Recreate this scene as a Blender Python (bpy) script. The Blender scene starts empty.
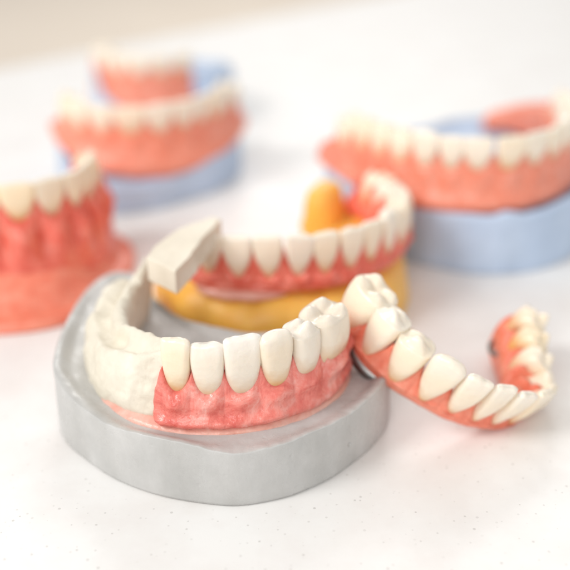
import bpy, bmesh, math, random
import numpy as np
from mathutils import Vector, Matrix, noise as mn

U = 0.01                      # the lists below are in centimetres; the scene is in metres
rnd = random.Random(7)
mn.seed_set(5)      # the same noise in every run
scene = bpy.context.scene
COL = scene.collection

# ------------------------------------------------------------------ materials
def new_mat(name):
    m = bpy.data.materials.new(name); m.use_nodes = True
    nt = m.node_tree; b = nt.nodes['Principled BSDF']
    return m, nt, b, (lambda t: nt.nodes.new(t)), nt.links.new

def ramp(N, stops):
    r = N('ShaderNodeValToRGB'); e = r.color_ramp.elements
    while len(e) < len(stops): e.new(0.5)
    for q, (p, c) in zip(e, stops):
        q.position = p; q.color = (*c, 1) if len(c) == 3 else c
    return r

def noise_tex(N, L, coord, scale, detail=4, rough=.55):
    n = N('ShaderNodeTexNoise'); n.inputs['Scale'].default_value = scale
    n.inputs['Detail'].default_value = detail; n.inputs['Roughness'].default_value = rough
    L(coord, n.inputs['Vector']); return n

def bump(N, L, b, h, strength, dist, prev=None):
    k = N('ShaderNodeBump'); k.inputs['Strength'].default_value = strength
    k.inputs['Distance'].default_value = dist
    L(h, k.inputs['Height'])
    if prev: L(prev.outputs['Normal'], k.inputs['Normal'])
    L(k.outputs['Normal'], b.inputs['Normal']); return k

def stone(name, c0, c1, rough, bumpy=.35, gloss_patch=False, pores=True):
    m, nt, b, N, L = new_mat(name)
    o = N('ShaderNodeTexCoord').outputs['Object']
    n1 = noise_tex(N, L, o, 90, 6, .6)
    r = ramp(N, [(.32, c0), (.68, c1)]); L(n1.outputs['Fac'], r.inputs['Fac'])
    L(r.outputs['Color'], b.inputs['Base Color'])
    b.inputs['Roughness'].default_value = rough
    n2 = noise_tex(N, L, o, 420, 8, .65)
    k = bump(N, L, b, n2.outputs['Fac'], bumpy, .0006)
    if pores:
        v = N('ShaderNodeTexVoronoi'); v.inputs['Scale'].default_value = 330; L(o, v.inputs['Vector'])
        rr = ramp(N, [(.0, (0, 0, 0)), (.16, (1, 1, 1))]); L(v.outputs['Distance'], rr.inputs['Fac'])
        bump(N, L, b, rr.outputs['Color'], .22, .0004, k)
    if pores:   # air bubbles of very different sizes and faint trimming stains
        v2 = N('ShaderNodeTexVoronoi'); v2.inputs['Scale'].default_value = 210; L(o, v2.inputs['Vector'])
        s2 = N('ShaderNodeSeparateColor'); L(v2.outputs['Color'], s2.inputs[0])
        a2 = N('ShaderNodeMath'); a2.operation = 'MULTIPLY_ADD'; a2.inputs[1].default_value = .36; a2.inputs[2].default_value = -.24
        L(s2.outputs[0], a2.inputs[0])
        d2 = N('ShaderNodeMath'); d2.operation = 'SUBTRACT'; L(a2.outputs[0], d2.inputs[0]); L(v2.outputs['Distance'], d2.inputs[1])
        m2 = N('ShaderNodeMapRange'); m2.inputs[1].default_value = -.01; m2.inputs[2].default_value = .05; m2.inputs[3].default_value = 1; m2.inputs[4].default_value = 0
        L(d2.outputs[0], m2.inputs[0])
        bump(N, L, b, m2.outputs[0], .5, .0006, b.inputs['Normal'].links[0].from_node)
        mp2 = N('ShaderNodeMapping'); mp2.inputs['Scale'].default_value = (45, 45, 14); L(o, mp2.inputs['Vector'])
        n4 = noise_tex(N, L, mp2.outputs['Vector'], 2.0, 5, .7)
        r4 = ramp(N, [(.35, (.90, .895, .885)), (.62, (1, 1, 1))]); L(n4.outputs['Fac'], r4.inputs['Fac'])
        x4 = N('ShaderNodeMix'); x4.data_type = 'RGBA'; x4.blend_type = 'MULTIPLY'; x4.inputs[0].default_value = 1
        L(r.outputs['Color'], x4.inputs[6]); L(r4.outputs['Color'], x4.inputs[7]); L(x4.outputs[2], b.inputs['Base Color'])
    if gloss_patch:
        n3 = noise_tex(N, L, o, 160, 3)
        r3 = ramp(N, [(.42, (rough,)*3), (.6, (.2,)*3)]); L(n3.outputs['Fac'], r3.inputs['Fac'])
        L(r3.outputs['Color'], b.inputs['Roughness'])
    return m

def acrylic(name, dark, mid, light, rough=.28, streak=1.0, sss=.18, bumps=.25):
    m, nt, b, N, L = new_mat(name)
    o = N('ShaderNodeTexCoord').outputs['Object']
    n1 = noise_tex(N, L, o, 210, 7, .70)
    n1.inputs['Distortion'].default_value = .7
    r = ramp(N, [(.30, dark), (.50, mid), (.72, light)])
    L(n1.outputs['Fac'], r.inputs['Fac'])
    # short red fibres as in denture base resin
    mp = N('ShaderNodeMapping'); mp.inputs['Scale'].default_value = (1500, 1500, 900); L(o, mp.inputs['Vector'])
    n2 = noise_tex(N, L, mp.outputs['Vector'], 1.0, 2, .5)
    r2 = ramp(N, [(.60, (0, 0, 0)), (.70, (1, 1, 1))]); L(n2.outputs['Fac'], r2.inputs['Fac'])
    mx = N('ShaderNodeMix'); mx.data_type = 'RGBA'
    mm = N('ShaderNodeMath'); mm.operation = 'MULTIPLY'; mm.inputs[1].default_value = .55*streak
    L(r2.outputs['Color'], mm.inputs[0]); L(mm.outputs[0], mx.inputs[0])
    L(r.outputs['Color'], mx.inputs[6]); mx.inputs[7].default_value = (*[c*.75 for c in dark], 1)
    L(mx.outputs[2], b.inputs['Base Color'])
    b.inputs['Roughness'].default_value = rough
    b.inputs['Subsurface Weight'].default_value = sss
    b.inputs['Subsurface Radius'].default_value = (1, .3, .2)
    b.inputs['Subsurface Scale'].default_value = .0018
    n3 = noise_tex(N, L, o, 260, 5, .6)
    k = bump(N, L, b, n3.outputs['Fac'], bumps, .0012)
    v = N('ShaderNodeTexVoronoi'); v.inputs['Scale'].default_value = 700; L(o, v.inputs['Vector'])
    bump(N, L, b, v.outputs['Distance'], bumps*.5, .0004, k)
    return m

def enamel(name, neck, mid, tip, rough=.22, top=.0105):
    m, nt, b, N, L = new_mat(name)
    o = N('ShaderNodeTexCoord').outputs['Object']
    sp = N('ShaderNodeSeparateXYZ'); L(o, sp.inputs[0])
    n1 = noise_tex(N, L, o, 260, 4, .6)
    a = N('ShaderNodeMath'); a.operation = 'MULTIPLY_ADD'; a.inputs[1].default_value = 1/top; L(sp.outputs['Z'], a.inputs[0])
    s = N('ShaderNodeMath'); s.operation = 'MULTIPLY_ADD'; s.inputs[1].default_value = .30; s.inputs[2].default_value = -.15
    L(n1.outputs['Fac'], s.inputs[0]); L(s.outputs[0], a.inputs[2])
    r = ramp(N, [(.02, neck), (.36, mid), (.72, mid), (1.0, tip)]); L(a.outputs[0], r.inputs['Fac'])
    oi = N('ShaderNodeObjectInfo')
    hs = N('ShaderNodeHueSaturation')
    h1 = N('ShaderNodeMapRange'); h1.inputs[3].default_value = .80; h1.inputs[4].default_value = 1.2
    L(oi.outputs['Random'], h1.inputs[0]); L(h1.outputs[0], hs.inputs['Saturation'])
    L(r.outputs['Color'], hs.inputs['Color'])
    L(hs.outputs['Color'], b.inputs['Base Color'])
    b.inputs['Roughness'].default_value = rough
    b.inputs['Subsurface Weight'].default_value = .22
    b.inputs['Subsurface Radius'].default_value = (1, .7, .45)
    b.inputs['Subsurface Scale'].default_value = .0014
    b.inputs['Coat Weight'].default_value = .28; b.inputs['Coat Roughness'].default_value = .12
    mp = N('ShaderNodeMapping'); mp.inputs['Scale'].default_value = (420, 420, 1100); L(o, mp.inputs['Vector'])
    n2 = noise_tex(N, L, mp.outputs['Vector'], 1.0, 3)
    n3 = noise_tex(N, L, o, 330, 3)
    k = bump(N, L, b, n2.outputs['Fac'], .16, .0004)
    bump(N, L, b, n3.outputs['Fac'], .22, .0012, k)
    return m

M = {}
M['grey'] = stone('grey_stone', (.49, .49, .48), (.585, .58, .57), .46, .2, True)
M['blue'] = stone('blue_stone', (.48, .60, .79), (.56, .68, .86), .5, .3)
M['yellow'] = stone('amber_resin', (1.0, .51, .08), (1.0, .59, .14), .35, .25, pores=False)
M['cream'] = stone('cream_plaster', (.75, .69, .57), (.85, .795, .68), .8, .45)
M['block'] = stone('cream_block', (.83, .745, .61), (.88, .81, .69), .75, .3)
M['gum'] = acrylic('pink_acrylic', (.66, .10, .08), (.83, .235, .19), (.90, .46, .40), .20, .45, .18, .42)
M['gum_soft'] = acrylic('coral_acrylic', (.78, .17, .10), (.86, .25, .16), (.91, .37, .26), .3, .4)
M['gum_red'] = acrylic('red_acrylic', (.66, .08, .05), (.83, .18, .125), (.90, .36, .28), .28, .5)
M['gum_hazed'] = acrylic('hazed_acrylic', (.83, .22, .13), (.88, .30, .20), (.92, .41, .31), .3, .3)  # gum colour paled for the far dentures, lens haze put into it
M['plate'] = acrylic('pale_pink_acrylic', (.74, .33, .26), (.82, .43, .35), (.86, .55, .47), .25, .3)
M['tooth'] = enamel('ivory_tooth', (.74, .52, .31), (.85, .75, .62), (.91, .85, .765), .28)
M['tooth_old'] = enamel('yellowed_tooth', (.70, .44, .19), (.89, .74, .54), (.90, .80, .66), .3)
M['tooth_warm'] = enamel('warm_tooth', (.80, .50, .26), (.93, .82, .67), (.93, .86, .75), .27)
M['tooth_cream'] = enamel('cream_tooth', (.82, .50, .25), (.92, .79, .61), (.92, .83, .70), .24)
m, nt, b, N, L = new_mat('steel'); M['steel'] = m
b.inputs['Base Color'].default_value = (.20, .195, .19, 1); b.inputs['Metallic'].default_value = 1; b.inputs['Roughness'].default_value = .28

yb = M['yellow'].node_tree.nodes['Principled BSDF']; yb.inputs['Subsurface Weight'].default_value = .55; yb.inputs['Subsurface Radius'].default_value = (1, .6, .2); yb.inputs['Subsurface Scale'].default_value = .003
# white solid-surface table with fine grey specks
m, nt, b, N, L = new_mat('white_worktop'); M['table'] = m
o = N('ShaderNodeTexCoord').outputs['Object']
n1 = noise_tex(N, L, o, 55, 6, .6)
r1 = ramp(N, [(.34, (.83, .805, .785)), (.60, (.88, .872, .858))]); L(n1.outputs['Fac'], r1.inputs['Fac'])
v = N('ShaderNodeTexVoronoi'); v.inputs['Scale'].default_value = 950; L(o, v.inputs['Vector'])
sc = N('ShaderNodeSeparateColor'); L(v.outputs['Color'], sc.inputs[0])
rad = N('ShaderNodeMath'); rad.operation = 'MULTIPLY_ADD'; rad.inputs[1].default_value = .50; rad.inputs[2].default_value = -.22
L(sc.outputs[0], rad.inputs[0])
df = N('ShaderNodeMath'); df.operation = 'SUBTRACT'; L(rad.outputs[0], df.inputs[0]); L(v.outputs['Distance'], df.inputs[1])
sm = N('ShaderNodeMapRange'); sm.inputs[1].default_value = -.02; sm.inputs[2].default_value = .06; L(df.outputs[0], sm.inputs[0])
ml = N('ShaderNodeMath'); ml.operation = 'MULTIPLY'; L(sm.outputs[0], ml.inputs[0]); L(sc.outputs[1], ml.inputs[1])
mx = N('ShaderNodeMix'); mx.data_type = 'RGBA'; L(ml.outputs[0], mx.inputs[0])
L(r1.outputs['Color'], mx.inputs[6]); mx.inputs[7].default_value = (.62, .60, .58, 1)
L(mx.outputs[2], b.inputs['Base Color'])
b.inputs['Roughness'].default_value = .42
n2 = noise_tex(N, L, o, 300, 5); bump(N, L, b, n2.outputs['Fac'], .06, .0005)

m, nt, b, N, L = new_mat('beige_floor'); M['floor'] = m
o = N('ShaderNodeTexCoord').outputs['Object']
n1 = noise_tex(N, L, o, 3, 4)
r1 = ramp(N, [(.3, (.76, .67, .57)), (.7, (.80, .71, .61))]); L(n1.outputs['Fac'], r1.inputs['Fac'])
L(r1.outputs['Color'], b.inputs['Base Color']); b.inputs['Roughness'].default_value = .6

# ------------------------------------------------------------------ objects
def link(name, verts, faces, mat, parent=None, base=(0, 0, 0), smooth=True):
    """verts in cm (world); base = the parent's place in cm"""
    me = bpy.data.meshes.new(name)
    V = (np.asarray(verts, float) - np.asarray(base, float))*U
    me.from_pydata([tuple(p) for p in V], [], faces)
    me.polygons.foreach_set('use_smooth', [smooth]*len(me.polygons))
    bm = bmesh.new(); bm.from_mesh(me); bmesh.ops.recalc_face_normals(bm, faces=bm.faces); bm.to_mesh(me); bm.free()
    me.materials.append(mat); me.update()
    ob = bpy.data.objects.new(name, me); COL.objects.link(ob)
    if parent: ob.parent = parent
    return ob

def thing(name, label, cat, base, group=None):
    o = bpy.data.objects.new(name, None); COL.objects.link(o)
    o.empty_display_size = .01
    o.location = Vector(base)*U; o['label'] = label; o['category'] = cat
    if group: o['group'] = group
    return o

# ------------------------------------------------------------------ curves
def catmull(P, n, closed=False):
    P = np.asarray(P, float); k = len(P)
    if closed: Q = np.vstack([P[-1], P, P[0], P[1]])
    else: Q = np.vstack([2*P[0]-P[1], P, 2*P[-1]-P[-2]])
    segs = k if closed else k-1
    out = []
    per = 40
    for i in range(segs):
        p0, p1, p2, p3 = Q[i], Q[i+1], Q[i+2], Q[i+3]
        for t in np.linspace(0, 1, per, endpoint=False):
            out.append(.5*(2*p1+(p2-p0)*t+(2*p0-5*p1+4*p2-p3)*t*t+(3*p1-p0-3*p2+p3)*t**3))
    if not closed: out.append(P[-1])
    else: out.append(out[0])
    out = np.array(out)
    d = np.r_[0, np.cumsum(np.linalg.norm(np.diff(out[:, :2], axis=0), axis=1))]
    s = np.linspace(0, d[-1], n+1)[:-1] if closed else np.linspace(0, d[-1], n)
    return np.stack([np.interp(s, d, out[:, j]) for j in range(out.shape[1])], 1), s

class Path:
    """an arch seen from above; travelled so that 'outward' is on the right-hand side"""
    def __init__(self, pts):
        self.p, self.s = catmull(pts, 500)
        self.L = self.s[-1]
    def at(self, s):
        p = np.array([np.interp(s, self.s, self.p[:, j]) for j in range(self.p.shape[1])])
        e = .12
        a = np.array([np.interp(np.clip(s-e, 0, self.L), self.s, self.p[:, j]) for j in (0, 1)])
        c = np.array([np.interp(np.clip(s+e, 0, self.L), self.s, self.p[:, j]) for j in (0, 1)])
        t = (c-a)/np.linalg.norm(c-a)
        return p, t, np.array([t[1], -t[0]])

def fbm(p, f, o=4):
    return mn.fractal(Vector(p)*f, 1.0, 2.0, o, noise_basis='PERLIN_ORIGINAL')

def wobble(V, amp, f, o=3, seed=0):
    V = np.array(V, float)
    for i, p in enumerate(V):
        q = Vector(p)*f + Vector((seed*7.1, seed*3.3, seed*1.7))
        w = mn.noise_vector(q)
        if o > 1: w = w + mn.noise_vector(q*2.3)*.5
        if o > 2: w = w + mn.noise_vector(q*5.1)*.25
        V[i] = p + np.array(w)*amp
    return V

def grid_faces(nr, nc, closed_c=True):
    f = []
    for i in range(nr-1):
        for j in range(nc if closed_c else nc-1):
            k = (j+1) % nc
            f.append((i*nc+j, i*nc+k, (i+1)*nc+k, (i+1)*nc+j))
    return f

def sweep(path, profile, ns, nprof=44, s0=None, s1=None, cap=.35, amp=0, f=1, seed=0, cap0=None, cap1=None, smooth_prof=True):
    """profile(s) -> list of (outward, height) round a closed loop; ends are rounded over 'cap' cm"""
    s0 = 0 if s0 is None else s0; s1 = path.L if s1 is None else s1
    cap0 = cap if cap0 is None else cap0; cap1 = cap if cap1 is None else cap1
    V = []
    # denser near the ends
    u = np.linspace(0, 1, ns); u = u - .045*np.sin(2*math.pi*u)
    for s in s0+(s1-s0)*u:
        p, t, n = path.at(s)
        pr = np.array(profile(s))
        if smooth_prof: q, _ = catmull(pr, nprof, True)
        else:
            pc = np.vstack([pr, pr[:1]]); d = np.r_[0, np.cumsum(np.linalg.norm(np.diff(pc, axis=0), axis=1))]
            ss = np.linspace(0, d[-1], nprof+1)[:-1]
            q = np.stack([np.interp(ss, d, pc[:, j]) for j in (0, 1)], 1)
        k = 1.0
        if cap0 > 0 and s-s0 < cap0: k = min(k, (s-s0)/cap0)
        if cap1 > 0 and s1-s < cap1: k = min(k, (s1-s)/cap1)
        if k < 1:
            k = max(.02, math.sqrt(max(0, 1-(1-k)**2)))
            c = np.array([q[:, 0].mean(), q[:, 1].min()+.35*(q[:, 1].max()-q[:, 1].min())])
            q = c+(q-c)*np.array([k, .25+.75*k if k > .3 else .25+.75*k])
            if k < .05: q = c+(q-c)*.1
        for a, z in q:
            V.append((p[0]+n[0]*a, p[1]+n[1]*a, z))
    nf = grid_faces(ns, nprof)
    nf.append(tuple(range(nprof))); nf.append(tuple(range((ns-1)*nprof, ns*nprof)))
    V = np.array(V)
    if amp: V = wobble(V, amp, f, 3, seed)
    return V, nf

# ------------------------------------------------------------------ teeth
KIND = {  # depth at neck, depth at the biting edge, height above gum, neck width share
    'incisor': (.50, .17, 1.02, .52),
    'canine': (.58, .24, 1.10, .50),
    'premolar': (.66, .58, .92, .60),
    'molar': (.86, .86, .80, .74),
}
def tooth_mesh(kind, w, h=None, d=1.0, seed=0, nks=1.0):
    """x along the arch, y outward, z up; z = 0 is the gum line; in cm"""
    r = random.Random(seed)
    dn, dt, hh, nk = KIND[kind]; dn *= d; dt *= d; nk *= nks
    h = h or hh
    nu = 44
    root = .20
    th = np.linspace(0, 2*math.pi, nu, endpoint=False)
    V = []; rows = 0
    skew = r.uniform(-.05, .05)
    TL = {'incisor': .93, 'canine': .85, 'premolar': .84, 'molar': .90}[kind]
    zs = np.r_[np.linspace(-root, 0, 5)[:-1], np.linspace(0, 1, 24)*h*TL]
    ante = kind in ('incisor', 'canine')
    ex = 2.7 if ante else 2.9
    def section(t):
        tt = min(max(t, 0), 1)
        f = nk+(1-nk)*(1-(1-min(tt/.85, 1))**1.9)
        if t < 0: f = nk*(1+.35*t)
        wx = w*.5*f
        if ante:
            dd = dn+(dt-dn)*tt**1.15
            yo = dn*.5*(1-.05*tt) + .07*math.sin(math.pi*min(1, tt*.9+.1)) - .05*tt**3
            yi = yo-dd
        else:
            bulge = .10*math.sin(math.pi*min(1, tt*.85+.12))
            yo = dn*.5*(.92+.08*tt)+bulge*.8-.10*tt**2
            yi = -(dn*.5*(.88+.1*tt)+bulge*.5-.08*tt**2)
        if t < 0: yo *= (1+.25*t); yi *= (1+.25*t)
        return wx, yo, yi
    def ring(t, z, sx=1.0, sy=1.0, zf=None):
        wx, yo, yi = section(t)
        yc = (yo+yi)/2; hy = (yo-yi)/2
        for a in th:
            c, s_ = math.cos(a), math.sin(a)
            cx = math.copysign(abs(c)**(2/ex), c); cy = math.copysign(abs(s_)**(2/ex), s_)
            x = wx*sx*cx*(1-.16*(1-cy)/2*(1.0 if ante else .6))
            y = yc+hy*sy*cy
            # shallow lobes on the outer face
            if cy > .2: y += .005*math.cos(3*math.pi*x/max(w*.5, .01))*min(1, max(0, t))
            x += skew*max(0, t)*w
            V.append((x, y, zf(x, y, z) if zf else z))
    for z in zs: ring(z/h if z >= 0 else z/root, z); rows += 1
    tl = h*TL
    if ante:
        # rounded biting edge, slightly arched across the width
        for k in np.linspace(0, 1, 8)[1:]:
            a = k*math.pi/2
            sy = max(.03, math.cos(a)); sx = 1-(.10 if kind == 'incisor' else .34)*(1-math.cos(a))-.02*k
            def zf(x, y, z, k=k, a=a):
                q = abs(x)/(w*.5)
                drop = (.10 if kind == 'incisor' else .14)*h*.5*q**(3.0 if kind == 'incisor' else 1.5)
                if kind == 'incisor': drop += .012*math.cos(2.4*math.pi*x/w)*.5-.035*h*fbm((x*2.2/w, seed*1.7, 0), 1.3, 3)-.06*skew/.05*.35*x/w
                return tl+h*(1-TL)*math.sin(a)-drop*math.sin(a)**.6
            ring(TL, tl, sx, sy, zf); rows += 1
    else:
        wx, yo, yi = section(TL)
        if kind == 'premolar': cusps = [(0, .40, .17), (0, -.52, .09)]
        else: cusps = [(-.48, .5, .085), (.48, .5, .08), (-.48, -.5, .11), (.48, -.5, .10)]
        cusps = [(x+r.uniform(-.08, .08), y+r.uniform(-.06, .06), z*r.uniform(.85, 1.25)) for x, y, z in cusps]
        yc = (yo+yi)/2; hy = (yo-yi)/2
        def occl(x, y, rr):
            X, Y = x/wx, (y-yc)/hy
            z = tl
            z += max(cz*math.exp(-((X-cx)**2+(Y-cy)**2)/(.17 if kind == 'molar' else .26))*1.25 for cx, cy, cz in cusps)
            g = math.exp(-((Y+.05)/.15)**2)*(.045 if kind == 'molar' else .03)*(1-abs(X)**4)
            if kind == 'molar': g += math.exp(-(X/.12)**2)*.04*(1-abs(Y)**4)
            z -= g
            z += .02*fbm((x*1.0+seed, y, 0), 7, 3)
            return z
        n = 15
        for i, k in enumerate(np.linspace(1, 0, n)[1:]):
            kk = k
            edge = 1-math.sqrt(max(0, 1-max(0, (k-.80)/.20)**2)) if k > .8 else 0
            def zf(x, y, z, k=k, edge=edge):
                full = occl(x, y, k)
                b = min(1, (1-k)/(.22 if kind == 'molar' else .45)); b = math.sin(b*math.pi/2)
                return tl+(full-tl)*b
            ring(TL, tl, max(k, .02), max(k, .02), zf); rows += 1
    F = grid_faces(rows, nu)
    F.append(tuple(range(nu))); F.append(tuple(range((rows-1)*nu, rows*nu)))
    V = wobble(np.array(V), .010, 2.2, 2, seed)
    return V, F

def put_tooth(kind, w, mat, parent, base, pos, t, n, lean=0, roll=0, h=None, d=1.0, seed=0, turn=0, nks=1.0):
    V, F = tooth_mesh(kind, w, h, d, seed, nks)
    ob = link(kind, V, F, mat, parent)
    X = Vector((t[0], t[1], 0)); Y = Vector((n[0], n[1], 0)); Z = Vector((0, 0, 1))
    R = Matrix((X, Y, Z)).transposed().to_4x4()
    # lean > 0 tips the biting edge outward
    R = R @ Matrix.Rotation(-lean, 4, 'X') @ Matrix.Rotation(roll, 4, 'Y') @ Matrix.Rotation(turn, 4, 'Z')
    ob.matrix_local = Matrix.Translation((Vector(pos)-Vector(base))*U) @ R
    return ob

def denture(root, base, pts, teeth, s_start, zb, zn, mat, tmat, pap=.42, jug=.10, out_lo=.46, out_hi=.36, inn=.42,
            in_lo=None, roll=.05, s0=None, s1=None, lean=.10, ns=260, seed=0, in_z=None, wob=.018, ends=.35, scale_h=1.0, dfac=1.0,
            nks=1.0, cap0=None, cap1=None, lean_fn=None, th_off=.0, wf=1.1):
    """gum swept along the arch, scalloped round each tooth; teeth are children of their own"""
    path = Path(pts)
    f = lambda q, s: float(np.interp(s/path.L, q[0], q[1])) if isinstance(q, tuple) else q
    in_lo = inn if in_lo is None else in_lo
    cent = []; s = s_start
    for i, tt in enumerate(teeth):
        k, w = tt[0], tt[1]
        cent.append((s+w/2, w, k)); s += w*.985
    C = np.array([c[0] for c in cent]); W = np.array([c[1] for c in cent])
    def gfac(s):
        d = max(C[0]-W[0]/2-s, s-C[-1]-W[-1]/2)
        if d > 0: return max(.35, 1-d/.35)
        i = int(np.argmin(np.abs(s-C)/W))
        return min(1, abs(s-C[i])/(W[i]*.5))
    def profile(s):
        g = gfac(s); ge = g**2.1; jg = (1-g**1.6)
        i = int(np.argmin(np.abs(s-C)))
        dn = KIND[cent[i][2]][0]*dfac*.5
        B, Nn = f(zb, s), f(zn, s)
        hi = f(out_hi, s)+max(0, dn-.26)*.7; lo = f(out_lo, s); it = f(inn, s)+max(0, dn-.26)*.7
        J = f(jug, s)
        H = Nn-B
        zl = Nn+f(pap, s)*ge
        no = .02*fbm((s*1.3, seed, 0), 1.5, 2)
        return [
            (lo-.10, B-.12), (lo+.01, B-.02), (lo+roll+no, B+.16*H), (lo*.55+hi*.45+.02+J*.35*jg, B+.42*H),
            (hi+.02+J*jg, B+.70*H), (hi+.015+J*.45*jg-.03*ge, Nn-.10+.25*(zl-Nn)), (hi-.03-.05*ge+lean*.5*(zl-Nn), zl-.02), (hi-.12-.10*ge, zl+.012),
            (.02, zl-.02-.05*ge), (-it+.12+.12*ge, zl-.01), (-it-.01+.07*ge, zl-.08), (-it-.05, Nn-.30*H),
            (-f(in_lo, s)-.02, B+.12*H), (-f(in_lo, s)+.08, B-.10), (0, B-.14)]
    V, F = sweep(path, profile, ns, 56, s0, s1, ends, wob, 1.6, seed, cap0, cap1)
    gum = link('gum', V, F, mat, root, base)
    for i, (c, w, k) in enumerate(cent):
        extra = teeth[i][2] if len(teeth[i]) > 2 else {}
        p, t, n = path.at(c)
        ln = (lean_fn(i) if lean_fn else lean)+rnd.uniform(-.03, .03)
        z = f(zn, c)
        off = th_off
        tob = put_tooth(k, w*extra.get('wf', wf), extra.get('mat', tmat), root, base,
                  (p[0]+n[0]*off, p[1]+n[1]*off, z+extra.get('dz', 0)), t, n, ln, rnd.uniform(-.04, .04)+extra.get('roll', 0),
                  (extra.get('h') or KIND[k][2])*scale_h, dfac, seed*31+i, rnd.uniform(-.06, .06), nks)
        if 'lab' in extra: tob['label'] = extra['lab']
    return path, gum

# ------------------------------------------------------------------ cast bases
def cast_base(name, outline, centre, floor, mat, parent, base, nr=34, nth=260, rimw=.12, dip=None, amp=.012, seed=0, bevel=.05, wave=.03):
    """outline: (x, y, rim height) round the base"""
    P, s = catmull(outline, nth, True)
    c = np.array(centre, float)
    V = []; rows = 0
    d = P[:, :2]-c; ln = np.linalg.norm(d, axis=1)[:, None]; un = d/ln
    rim = P[:, 2]+np.array([wave*fbm((x, y, seed), 1.1, 3) for x, y in P[:, :2]])+np.array([.014*fbm((x, y, seed+9), 5.5, 3) for x, y in P[:, :2]])
    for off, zz in ((-.06, 0.0), (-.012, .03), (0, .09)):
        for q, u in zip(P, un): V.append((q[0]+u[0]*off, q[1]+u[1]*off, zz))
        rows += 1
    for k in np.linspace(.12, 1, 12):
        for q, u, rz in zip(P, un, rim):
            z = .09+(rz-bevel-.09)*k
            V.append((q[0]-u[0]*.02*k, q[1]-u[1]*.02*k, z))
        rows += 1
    for a in np.linspace(0, math.pi/2, 5)[1:]:
        for q, u, rz in zip(P, un, rim):
            V.append((q[0]-u[0]*(.02+bevel*(1-math.cos(a))), q[1]-u[1]*(.02+bevel*(1-math.cos(a))), rz-bevel+bevel*math.sin(a)))
        rows += 1
    e0 = .02+bevel
    fl = floor
    for i in range(1, nr+1):
        k = (i/nr)**1.35
        for q, u, rz, l in zip(P, un, rim, ln[:, 0]):
            rr = (l-e0)*(1-k)
            x, y = c+u*rr
            din = (l-e0)-rr
            w = min(1, max(0, (din-rimw*.25)/(rimw*3.2))); w = w*w*(3-2*w)
            zf = fl(x, y) if callable(fl) else fl
            z = rz+(zf-rz)*w
            z += .022*fbm((x, y, seed+3.0), 1.7, 4)*min(1, din*4)
            V.append((x, y, z))
        rows += 1
    F = grid_faces(rows, nth)
    F.append(tuple(range(nth)))
    V = np.array(V)
    top = V[:, 2] > .1
    W_ = wobble(V, amp, 1.3, 3, seed)
    V[top] = W_[top]
    return link(name, V, F, mat, parent, base)

# ================================================================== the table and what lies beyond
e0, e1 = np.array((-13.36, 44.39)), np.array((4.08, 61.42))
dr = (e1-e0)/np.linalg.norm(e1-e0); nr_ = np.array((-dr[1], dr[0]))
far = [e0-dr*90, e0+dr*170]
near = [far[1]-nr_*150, far[0]-nr_*150]
corners = [*far, *near]
bm = bmesh.new()
top = [bm.verts.new((q[0]*U, q[1]*U, 0)) for q in corners]
bot = [bm.verts.new((q[0]*U, q[1]*U, -.03)) for q in corners]
bm.faces.new(top); bm.faces.new(bot)
for i in range(4):
    j = (i+1) % 4; bm.faces.new((top[i], bot[i], bot[j], top[j]))
bmesh.ops.recalc_face_normals(bm, faces=bm.faces)
bmesh.ops.bevel(bm, geom=list(bm.edges), offset=.003, segments=3, affect='EDGES')
me = bpy.data.meshes.new('table'); bm.to_mesh(me); bm.free(); me.materials.append(M['table'])
tb = bpy.data.objects.new('table', me); COL.objects.link(tb); tb['kind'] = 'structure'
me = bpy.data.meshes.new('floor')
me.from_pydata([(-6, -4, -.75), (6, -4, -.75), (6, 12, -.75), (-6, 12, -.75)], [], [(0, 1, 2, 3)]); me.materials.append(M['floor'])
fo = bpy.data.objects.new('floor', me); COL.objects.link(fo); fo['kind'] = 'structure'

# ================================================================== grey cast in front
B = (-1.2, 16.0, 0)
g = thing('grey_cast', 'light grey stone dental cast, sharp in front, under the red gum teeth and cream plaster', 'dental cast', B)
outl = [(-4.52, 15.78, 1.52), (-4.3, 15.2, 1.36), (-3.93, 14.75, 1.25), (-3.24, 14.1, 1.20), (-2.63, 13.72, 1.27), (-2.0, 13.47, 1.30),
        (-1.2, 13.3, 1.20), (-.7, 13.3, 1.16), (-.09, 13.47, 1.20), (.3, 13.66, 1.24), (.83, 14.03, 1.22), (1.23, 14.44, 1.22), (1.66, 14.97, 1.26), (2.0, 15.6, 1.29),
        (2.15, 16.3, 1.31), (2.15, 17.3, 1.3), (1.7, 18.05, 1.26), (.6, 17.75, 1.22), (-.2, 17.5, 1.2), (-1.0, 17.5, 1.2), (-2.2, 18.05, 1.2), (-3.0, 19.0, 1.25), (-3.6, 19.9, 1.38), (-4.2, 19.75, 1.40), (-4.5, 18.8, 1.42), (-4.6, 17.2, 1.5)]
cast_base('base', outl, (-1.2, 16.0), lambda x, y: 1.13+.20*math.exp(-((x+4.3)**2)/.35), M['grey'], g, B, nth=420, nr=44, rimw=.1, amp=.010, seed=1, bevel=.022)

D = (-.7, 14.8, 1.1)
dn = thing('grey_cast_denture', 'red gum with six white teeth standing at the front of the grey cast', 'denture', D, 'dentures standing on casts')
pts = [(-3.45, 17.2), (-3.4, 16.2), (-3.1, 15.3), (-2.55, 14.7), (-1.9, 14.42), (-1.34, 14.36), (-.76, 14.42), (-.19, 14.6), (.34, 14.98), (.74, 15.6), (.9, 16.3)]
pth = Path(pts)
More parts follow.
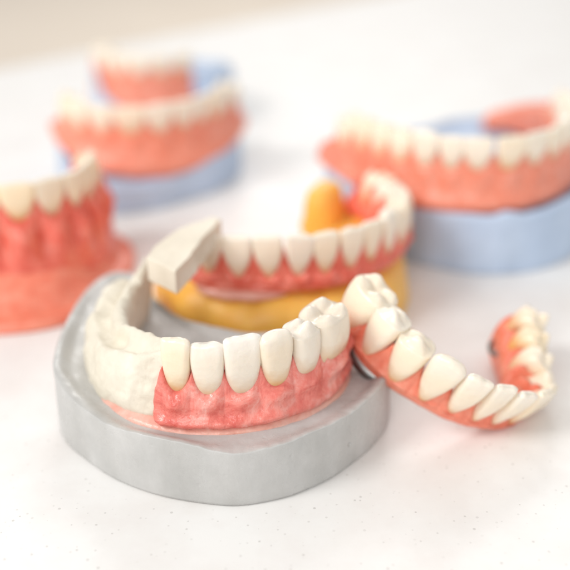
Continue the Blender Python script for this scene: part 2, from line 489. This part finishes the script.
# s where the gum begins (beside the plaster)
sgum = pth.s[np.argmin(np.linalg.norm(pth.p-np.array((-2.12, 14.5)), axis=1))]
teeth = [('incisor', .48, {'mat': M['tooth_old'], 'lab': 'yellowed incisor beside the cream plaster', 'dz': .06, 'roll': .02, 'wf': 1.2}), ('incisor', .54), ('incisor', .61, {'dz': -.04, 'h': 1.14}), ('canine', .56, {'h': 1.08}), ('premolar', .56), ('molar', .86, {'h': .84})]
denture(dn, D, pts, teeth, sgum+.04, 1.2, (np.array([0, .42, .55, .70, .82, 1]), np.array([1.9, 1.9, 1.86, 1.95, 2.05, 2.05])), M['gum'], M['tooth'], pap=.44, jug=.115, wob=.034, out_lo=(np.array([0, sgum/pth.L-.04, sgum/pth.L+.2, 1]), np.array([.42, .42, .35, .35])), out_hi=(np.array([0, sgum/pth.L-.04, sgum/pth.L+.16, 1]), np.array([.35, .35, .27, .27])), inn=.30, nks=1.40,
        s0=sgum-.2, s1=pth.L-.05, lean=.12, ns=340, seed=2, roll=.13, ends=.22, cap0=.30, wf=1.20)
def plate_prof(s):
    return [(.30, 1.03), (.46, 1.06), (.49, 1.12), (.42, 1.19), (.2, 1.28), (-.2, 1.28), (-.42, 1.18), (-.45, 1.08), (-.3, 1.03)]
V, F = sweep(pth, plate_prof, 200, 30, .4, pth.L-.1, .3, .015, 1.5, 4)
link('base_plate', V, F, M['plate'], dn, D)

# ================================================================== cream plaster wall on the same cast
Pz = (-3.3, 16.0, 1.1)
pr = thing('plaster_ridge', 'rough cream plaster ridge curving round the left of the grey cast', 'plaster', Pz)
pp = Path([(-3.12, 18.75), (-3.2, 18.1), (-3.34, 17.3), (-3.40, 16.3), (-3.2, 15.5), (-2.75, 14.92), (-2.3, 14.6), (-1.98, 14.46)])
LL = pp.L
def plaster_prof(s):
    u = s/LL
    I = lambda a, b: float(np.interp(u, a, b))
    crest = I([0, .15, .45, .7, .85, 1], [2.40, 2.42, 2.46, 2.5, 2.62, 2.7])
    sh = I([0, .08, .2, .4, .6, .8, 1], [1.7, 2.0, 2.1, 2.1, 2.12, 2.3, 2.62])
    ow = I([0, .08, .2, .5, .7, .85, 1], [.30, .58, .64, .54, .46, .36, .20])
    iw = I([0, .2, .5, .8, 1], [.30, .32, .36, .32, .20])
    va = I([0, .3, .6, .85, 1], [.24, .26, .18, .06, 0])
    lump = .035*fbm((s*1.5, 0, 3), 1.0, 2)
    cr2 = .09*fbm((s*2.3, 5, 1), 1.1, 3)
    return [(ow-.10, 1.12), (ow+.02, 1.2), (ow+.05+lump, 1.5), (ow*.93+lump*1.3, sh-.22), (ow*.68+lump, sh), (ow*.33, sh-.02-abs(lump)*.6), (.02, (sh+crest)/2-va-abs(lump)*.4),
            (-iw*.30, crest-.05+cr2*.5), (-iw*.7, crest+cr2*.4), (-iw, crest-.18), (-iw+.05, 1.7), (-iw+.14, 1.15), (0, 1.08)]
V, F = sweep(pp, plaster_prof, 300, 84, cap=.2, cap0=.16, cap1=.06, seed=5)
V = wobble(V, .05, 1.7, 3, 5); V = wobble(V, .013, 5, 3, 6)
for (dx, dy, dz, rad_, dep) in ((-3.12, 15.2, 2.3, .24, .13), (-2.75, 14.7, 2.3, .22, .06), (-3.62, 16.1, 2.05, .28, .12), (-2.5, 14.5, 1.9, .2, .05), (-3.75, 16.9, 2.1, .24, .09), (-2.4, 14.3, 2.3, .2, .06), (-2.95, 14.75, 1.7, .26, .06), (-3.45, 15.5, 1.75, .28, .07), (-3.05, 17.5, 2.45, .2, .06), (-2.6, 14.35, 1.5, .2, .05)):
    dd = np.linalg.norm(V-np.array((dx, dy, dz)), axis=1)
    k = dep*np.exp(-(dd/rad_)**4)
    V += k[:, None]*np.array((.35, .55, -.75))
link('ridge', V, F, M['cream'], pr, Pz)

# ================================================================== loose block lying across
def block(outline, z0, z1, base, parent):
    per = []
    P = np.array(outline, float); n = len(P)
    for i in range(n):
        a, b_ = P[i], P[(i+1) % n]
        l = np.linalg.norm(b_[:2]-a[:2]); m_ = max(6, int(l/.05))
        for t in (1-np.cos(np.linspace(0, math.pi, m_, endpoint=False)))/2:
            per.append((*(a+(b_-a)*t), i, t))
    per = np.array(per); c = P[:, :2].mean(0); V = []; rows = 0; m_ = len(per)
    # slight rounding of the upright corners
    Q = per.copy()
    for k in range(2): Q[:, :2] = (np.roll(Q[:, :2], 1, 0)+2*Q[:, :2]+np.roll(Q[:, :2], -1, 0))/4
    def row(sc, z, tw=0):
        nonlocal rows
        for q in Q:
            p = c+(q[:2]-c)*sc
            zz = z
            side = int(q[2]); tt = q[3]
            v = (z-z0)/(z1-z0)
            d = 0
            if side in (1, 2, 3):      # the long broken face
                tt = (side-1+tt)/3
                d = .10*math.sin(math.pi*v)*math.sin(math.pi*tt)**.7+.10*fbm((tt*3.2, v*1.1, 2), 1.7, 5)*math.sin(math.pi*tt)**.4
            u = (c-p)/max(1e-6, np.linalg.norm(c-p))
            p = p+u*d*(1 if sc > .9 else 0)
            zz += .05*(p[1]-17.4)/2*1.0 + .012*fbm((p[0], p[1], v), 2, 3)
            V.append((p[0], p[1], zz))
        rows += 1
    row(.93, z0); 
    for a in np.linspace(0, 1, 4): row(.97+.03*math.sin(a*math.pi/2), z0+.035*(1-math.cos(a*math.pi/2)) if a else z0+.002)
    for v in np.linspace(.1, .9, 14): row(1, z0+(z1-z0)*v)
    for a in np.linspace(0, math.pi/2, 5): row(1-.018*(1-math.cos(a)), z1-.03+.03*math.sin(a))
    for k in (.9, .75, .5, .25, .02): row(k, z1)
    F = grid_faces(rows, m_); F.append(tuple(range(m_))); F.append(tuple(range((rows-1)*m_, rows*m_)))
    return V, F
Bk = (-2.1, 18.1, 2.45)
V, F = block([(-2.80, 17.42), (-2.16, 16.82), (-1.90, 17.62), (-1.80, 18.10), (-1.40, 19.30), (-1.62, 19.42), (-2.26, 18.85), (-2.70, 17.95)], 2.42, 2.95, Bk, None)
bo = link('plaster_block', V, F, M['block'], None, Bk)
bo.location = Vector(Bk)*U
bo['label'] = 'loose cream plaster block with sharp edges, bridging the plaster ridge and amber cast teeth'; bo['category'] = 'block'

# ================================================================== partial denture leaning on the grey rim
A = np.array((1.50, 15.75, 1.36)); Bp = np.array((4.1, 15.55, .07)); Cp = np.array((4.95, 18.3, .12))
ex = (Bp-A)/np.linalg.norm(Bp-A); nz = np.cross(ex, Cp-A); nz /= np.linalg.norm(nz); ey = np.cross(nz, ex)
pd = thing('partial_denture', 'partial denture with long row of teeth tilted between the grey cast rim and table', 'denture', A)
pd.matrix_world = Matrix(((*(ex),), (*(ey),), (*(nz),))).transposed().to_4x4()
pd.location = Vector(A)*U
ptsP = [(-.75, 1.15), (-.3, .75), (.2, .26), (.78, .02), (1.4, -.1), (1.95, -.1), (2.4, 0), (2.84, .2), (3.18, .5), (3.42, .98), (3.44, 1.5), (3.36, 2.0), (3.26, 2.5), (3.18, 3.05)]
tp = [('molar', .74, {'wf': 1.32}), ('premolar', .64), ('premolar', .66), ('canine', .64), ('incisor', .53), ('incisor', .44), ('incisor', .42), ('incisor', .44), ('incisor', .48, {'h': .8}), ('canine', .50, {'h': .64, 'wf': 1.35}), ('premolar', .50, {'h': .55, 'wf': 1.4}), ('premolar', .50, {'h': .5, 'wf': 1.4}), ('premolar', .5, {'h': .48, 'wf': 1.4})]
denture(pd, (0, 0, 0), ptsP, tp, .10, .06, (np.array([0, .12, .25, .6, .72, .86, 1]), np.array([.50, .36, .26, .24, .30, .62, .95])), M['gum_soft'], M['tooth_cream'], pap=(np.array([0, .7, .8, 1]), np.array([.58, .58, .35, .15])), jug=.05, out_lo=.26, out_hi=.27, inn=.28, roll=.03,
        lean_fn=lambda i: [.05, .12, .2, .26, .3, .3, .3, .28, .3, .34, .36, .36, .36][i], ns=340, seed=7, ends=.3, nks=.72, wf=1.16, scale_h=1.16)
def tube(points, r, n=10, name='clasp', mat=None, parent=None, base=(0, 0, 0), taper=True):
    P, _ = catmull(points, 60)
    V = []
    for i, p in enumerate(P):
        t = P[min(i+1, 59)]-P[max(i-1, 0)]; t = Vector(t).normalized()
        u = t.cross(Vector((0.3, .2, 1))).normalized(); w_ = t.cross(u)
        k = r*(1 if not taper else min(1, .35+i/12, .35+(59-i)/12))
        for a in range(n):
            q = Vector(p)+(u*math.cos(2*math.pi*a/n)*k*.75+w_*math.sin(2*math.pi*a/n)*k*1.5)
            V.append(tuple(q))
    F = grid_faces(60, n); F.append(tuple(range(n))); F.append(tuple(range(59*n, 60*n)))
    return link(name, V, F, mat or M['steel'], parent, base)
tube([(-.45, .55, .25), (-.35, .42, .05), (-.1, .2, -.05), (.2, .02, -.08), (.5, -.05, -.05), (.75, .05, 0), (.9, .2, .05)], .08, parent=pd)
tube([(3.02, 2.1, .35), (2.92, 2.15, .3), (2.86, 2.3, .26), (2.86, 2.5, .28), (2.94, 2.65, .38)], .035, parent=pd)

# ================================================================== amber cast
Y = (.4, 21.5, 0)
yc = thing('amber_cast', 'amber yellow resin dental cast behind the plaster block', 'dental cast', Y)
outl = [(-3.25, 21.2, 1.25), (-3.1, 20.4, 1.25), (-2.55, 19.4, 1.25), (-1.7, 18.75, 1.22), (-.7, 18.45, 1.2), (.4, 18.5, 1.2), (1.5, 18.85, 1.2), (2.5, 19.6, 1.2), (3.0, 20.7, 1.25), (3.05, 22, 1.4),
        (2.8, 23.3, 1.4), (1.9, 24.3, 1.3), (1.0, 24.3, 1.25), (.5, 23.4, 1.2), (.3, 22.3, 1.15), (-.3, 21.7, 1.15), (-1.4, 21.4, 1.15), (-2.4, 21.6, 1.2), (-3.0, 21.7, 1.25)]
cast_base('base', outl, (.6, 20.4), lambda x, y: 1.28, M['yellow'], yc, Y, bevel=.8, rimw=.1, seed=3, amp=.05, wave=.09)
V, F = sweep(Path([(.8, 22.7), (.88, 23.1), (1.1, 23.6), (1.45, 24.0)]), lambda s: [(.46, 1.0), (.42, 1.6), (.3, 2.1), (0, 2.24), (-.26, 2.1), (-.40, 1.5), (-.44, 1.0)], 60, 30, cap=.4, amp=.06, f=1.3, seed=3)
link('ridge', V, F, M['yellow'], yc, Y)
Yd = (.4, 21.0, 1.1)
yd = thing('amber_cast_denture', 'denture with slim pointed teeth in red gum, standing on the amber cast', 'denture', Yd, 'dentures standing on casts')
ptsY = [(-2.15, 19.75), (-1.54, 19.36), (-.66, 19.22), (.33, 19.30), (1.35, 19.65), (2.2, 20.4), (2.68, 21.4), (2.68, 22.4), (2.35, 23.3), (1.9, 24.1)]
tY = [('incisor', .66), ('incisor', .66), ('incisor', .64), ('incisor', .62), ('incisor', .60), ('incisor', .58), ('incisor', .56), ('canine', .56), ('premolar', .56), ('premolar', .56), ('premolar', .6), ('molar', .7), ('molar', .7)]
denture(yd, Yd, ptsY, tY, .3, 1.42, 1.76, M['gum_red'], M['tooth_warm'], pap=.70, jug=.14, out_lo=.30, out_hi=.28, inn=.34, roll=.08, lean=.12, seed=9, ns=360, in_lo=.5, nks=.62, scale_h=.97, wf=1.14)
def plate2(s): return [(.30, 1.18), (.42, 1.2), (.46, 1.27), (.40, 1.37), (.2, 1.46), (-.3, 1.46), (-.45, 1.35), (-.3, 1.2)]
V, F = sweep(Path(ptsY), plate2, 200, 26, .15, 2.4, 1.0, .02, 1.2, 4)
link('base_plate', V, F, M['plate'], yd, Yd)

# ================================================================== blue cast on the right
R_ = (5.2, 26, 0)
br = thing('blue_cast', 'blue stone cast at the right edge, largest of the blue casts', 'dental cast', R_, 'blue stone dental casts')
outl = [(1.15, 26.4, 1.75), (1.35, 25.5, 1.7), (1.9, 24.7, 1.6), (2.7, 23.9, 1.5), (3.4, 23.4, 1.55), (4.0, 23.0, 1.62), (4.75, 22.65, 1.68), (5.3, 22.55, 1.66), (5.75, 22.55, 1.78), (6.3, 22.65, 1.72), (7.0, 22.95, 1.78), (7.9, 23.7, 1.85), (8.7, 24.9, 1.9), (9.2, 26.5, 1.9),
        (9.3, 28.6, 1.8), (8.9, 30.4, 1.7), (7.6, 31.3, 1.7), (6.0, 31.2, 1.7), (4.5, 30.2, 1.7), (3.0, 29.6, 1.7), (1.6, 28.6, 1.8)]
cast_base('base', outl, (5.2, 26.0), lambda x, y: 1.45, M['blue'], br, R_, rimw=.12, seed=4, bevel=.1)
Rd = (5.2, 25, 1.6)
rd = thing('blue_cast_denture', 'full denture with coral gum on the blue cast at the right edge', 'denture', Rd, 'dentures standing on casts')
ptsR = [(1.45, 27.5), (1.55, 26.7), (1.95, 25.7), (2.6, 24.7), (3.35, 23.95), (4.3, 23.45), (5.4, 23.35), (6.4, 23.75), (7.25, 24.55), (7.85, 25.6), (8.2, 26.8), (8.3, 28.0), (8.15, 29.2), (7.5, 30.2), (6.5, 30.5)]
tR = [('molar', .80), ('premolar', .68), ('premolar', .68), ('premolar', .66), ('canine', .68), ('incisor', .60), ('incisor', .70), ('incisor', .78), ('incisor', .78), ('incisor', .72), ('canine', .72), ('premolar', .68), ('premolar', .68), ('molar', .88), ('molar', .88)]
denture(rd, Rd, ptsR, tR, 1.5, 1.68, (np.array([0, .06, .14, .82, .90, 1]), np.array([1.9, 2.4, 2.72, 2.78, 2.5, 1.8])), M['gum_hazed'], M['tooth_warm'], pap=.46, jug=.08, out_lo=.46, out_hi=.30, inn=.34, roll=.10, lean=.12, seed=11, ns=380, in_lo=.42, scale_h=.88, nks=.85, wf=1.2)

# ================================================================== blue cast, upper left
L_ = (-4.4, 29.5, 0)
bl = thing('blue_cast', 'blue stone cast at upper left, in front of the smaller blue cast', 'dental cast', L_, 'blue stone dental casts')
outl = [(-7.35, 29.6, 2.0), (-7.2, 28.7, 1.75), (-6.6, 27.4, 1.3), (-5.8, 26.75, .95), (-4.75, 26.7, .85), (-3.7, 27.2, .82), (-2.9, 27.95, .92), (-2.15, 28.7, 1.2), (-1.6, 29.9, 1.35), (-1.5, 31.2, 1.5), (-2.0, 32.4, 1.5), (-3.4, 33.0, 1.5), (-5.4, 33.0, 1.5), (-6.9, 32.2, 1.7), (-7.4, 30.9, 1.9)]
cast_base('base', outl, (-4.4, 29.8), lambda x, y: .82+.11*math.hypot(x+4.4, y-27.2), M['blue'], bl, L_, rimw=.12, seed=5, bevel=.1)
Ld = (-4.4, 29, 1.1)
ld = thing('blue_cast_denture', 'full denture with coral gum on the blue cast at upper left, in front of another', 'denture', Ld, 'dentures standing on casts')
ptsL = [(-6.95, 30.0), (-6.65, 29.1), (-6.0, 28.3), (-5.0, 27.95), (-4.0, 28.1), (-3.1, 28.7), (-2.4, 29.6), (-2.0, 30.7), (-2.0, 31.7)]
tL = [('premolar', .60), ('premolar', .64), ('canine', .70), ('incisor', .74), ('incisor', .86), ('incisor', .84), ('incisor', .70), ('incisor', .66), ('canine', .68), ('premolar', .68), ('molar', .8)]
denture(ld, Ld, ptsL, tL, .3, (np.linspace(0, 1, 11), np.array([2.0, 1.75, 1.45, 1.15, 1.0, .95, 1.0, 1.1, 1.25, 1.4, 1.5])), 2.2, M['gum_hazed'], M['tooth_warm'], pap=.44, jug=.08, out_lo=.60, out_hi=.30, inn=.34, roll=.10, lean=.08, nks=.9, wf=1.2, seed=13, ns=320, in_lo=.42, scale_h=.85)

# ================================================================== blue cast furthest back
K_ = (-4.8, 36, 0)
bk = thing('blue_cast', 'small blurred blue stone cast, furthest back at upper left', 'dental cast', K_, 'blue stone dental casts')
outl = [(-7.45, 36.6, 2.0), (-7.1, 35.3, 1.5), (-6.3, 34.5, 1.0), (-5.3, 34.15, .8), (-4.2, 34.2, .8), (-3.2, 34.7, 1.2), (-2.4, 35.6, 1.7), (-2.0, 37.0, 1.8), (-2.4, 38.6, 1.7), (-4, 39.2, 1.7), (-6, 39.1, 1.7), (-7.3, 38.2, 1.9)]
cast_base('base', outl, (-4.8, 36.6), lambda x, y: .75+.11*math.hypot(x+4.8, y-34.5), M['blue'], bk, K_, rimw=.12, seed=6, bevel=.1)
V, F = sweep(Path([(-3.7, 35.6), (-3.1, 35.9), (-2.65, 36.6), (-2.55, 37.6)]), lambda s: [(.5, 1.2), (.5, 1.7), (.35, 2.0), (0, 2.15), (-.35, 2.0), (-.5, 1.7), (-.5, 1.2)], 60, 30, cap=.45, amp=.03, f=1.3, seed=3)
link('ridge', V, F, M['blue'], bk, K_)
Kd = (-5.2, 35.6, 1.2)
kd = thing('blue_cast_denture', 'short denture with coral gum on the cast furthest back at upper left', 'denture', Kd, 'dentures standing on casts')
ptsK = [(-7.1, 37.8), (-6.95, 36.7), (-6.5, 35.8), (-5.7, 35.25), (-4.8, 35.15), (-4.1, 35.35), (-3.55, 35.75)]
tK = [('molar', .78), ('premolar', .7), ('canine', .72), ('incisor', .74), ('incisor', .8), ('incisor', .76), ('incisor', .72)]
denture(kd, Kd, ptsK, tK, .15, .9, 2.05, M['gum_hazed'], M['tooth_warm'], pap=.36, jug=.06, out_lo=.55, out_hi=.34, inn=.34, roll=.08, lean=.06, seed=15, ns=220, scale_h=.8)

# ================================================================== pink gum model, left edge
P_ = (-6.8, 22, 0)
pk = thing('pink_gum_model', 'pink gum model with yellowed teeth and wide flared pink base, at the left edge', 'dental model', P_)
outl = [(-9.6, 20.6, .27), (-8.6, 19.6, .27), (-7.4, 19.35, .27), (-6.2, 19.42, .27), (-5.25, 19.85, .27), (-4.55, 20.8, .27), (-4.2, 21.9, .27), (-4.05, 23.1, .27), (-4.4, 24.4, .27), (-5.6, 25.3, .27), (-7.2, 25.6, .27), (-8.8, 25.2, .27), (-9.8, 23.5, .27)]
def pfl(x, y):
    return .5+.6*math.exp(-((math.hypot((x+7.0)/1.9, (y-22.8)/1.7)-1)/.45)**2)
cast_base('base', outl, (-7.0, 22.4), pfl, M['gum_soft'], pk, P_, rimw=.25, seed=7, bevel=.16, wave=.05)
ptsP2 = [(-9.0, 23.2), (-8.7, 22.2), (-8.0, 21.55), (-7.2, 21.3), (-6.4, 21.32), (-5.7, 21.72), (-5.25, 22.35), (-5.15, 23.1), (-5.35, 24.0), (-5.6, 24.6)]
tP = [('premolar', .75), ('premolar', .75), ('canine', .76), ('incisor', .74), ('incisor', .76), ('incisor', .70), ('incisor', .54), ('incisor', .52), ('canine', .52), ('premolar', .5)]
denture(pk, P_, ptsP2, tP, .3, .55, (np.array([0, .8, .9, 1]), np.array([2.24, 2.22, 2.16, 2.3])), M['gum_red'], M['tooth_old'], pap=.66, jug=.36, nks=.8, wf=1.24, out_lo=.56, out_hi=.26, inn=.34, roll=.05, lean=.06, seed=17, ns=340, scale_h=.9)

# ================================================================== light
w = bpy.data.worlds.new('World'); scene.world = w; w.use_nodes = True
w.node_tree.nodes['Background'].inputs['Color'].default_value = (1, .985, .965, 1)
w.node_tree.nodes['Background'].inputs['Strength'].default_value = .64
def lamp(name, loc, to, size, power, col=(1, 1, 1)):
    l = bpy.data.lights.new(name, 'AREA'); l.shape = 'DISK'; l.size = size; l.energy = power; l.color = col
    o = bpy.data.objects.new(name, l); COL.objects.link(o)
    o.location = Vector(loc)*U
    o.rotation_euler = (Vector(to)*U-o.location).to_track_quat('-Z', 'Y').to_euler()
    return o
lamp('softbox_lamp', (-88, -24, 92), (0, 18, 1), .52, 8.6, (1, .985, .96))
lamp('front_fill', (-30, -85, 62), (0, 20, 1), .6, 4.0, (1, .985, .96))  # unseen fill light, added to brighten front faces and the amber cast
lamp('floor_fill', (20, 380, 240), (20, 330, -75), 1.8, 56, (1, .975, .94))  # added light without a visible fixture, lifts the beige floor beyond the table

# ------------------------------------------------------------------ camera
cam = bpy.data.cameras.new('camera'); co = bpy.data.objects.new('camera', cam); COL.objects.link(co)
co.location = (0, 0, .112); co.rotation_euler = (math.radians(90-27), 0, 0)
cam.sensor_width = 36; cam.lens = 36*952/570
cam.clip_start = .005; cam.clip_end = 100
cam.dof.use_dof = True; cam.dof.focus_distance = .167; cam.dof.aperture_fstop = 8.2
scene.camera = co
scene.view_settings.view_transform = 'Standard'
try: scene.view_settings.look = 'None'
except Exception: pass
scene.view_settings.exposure = 0; scene.view_settings.gamma = 1
scene.cycles.use_denoising = True
scene.cycles.max_bounces = 8
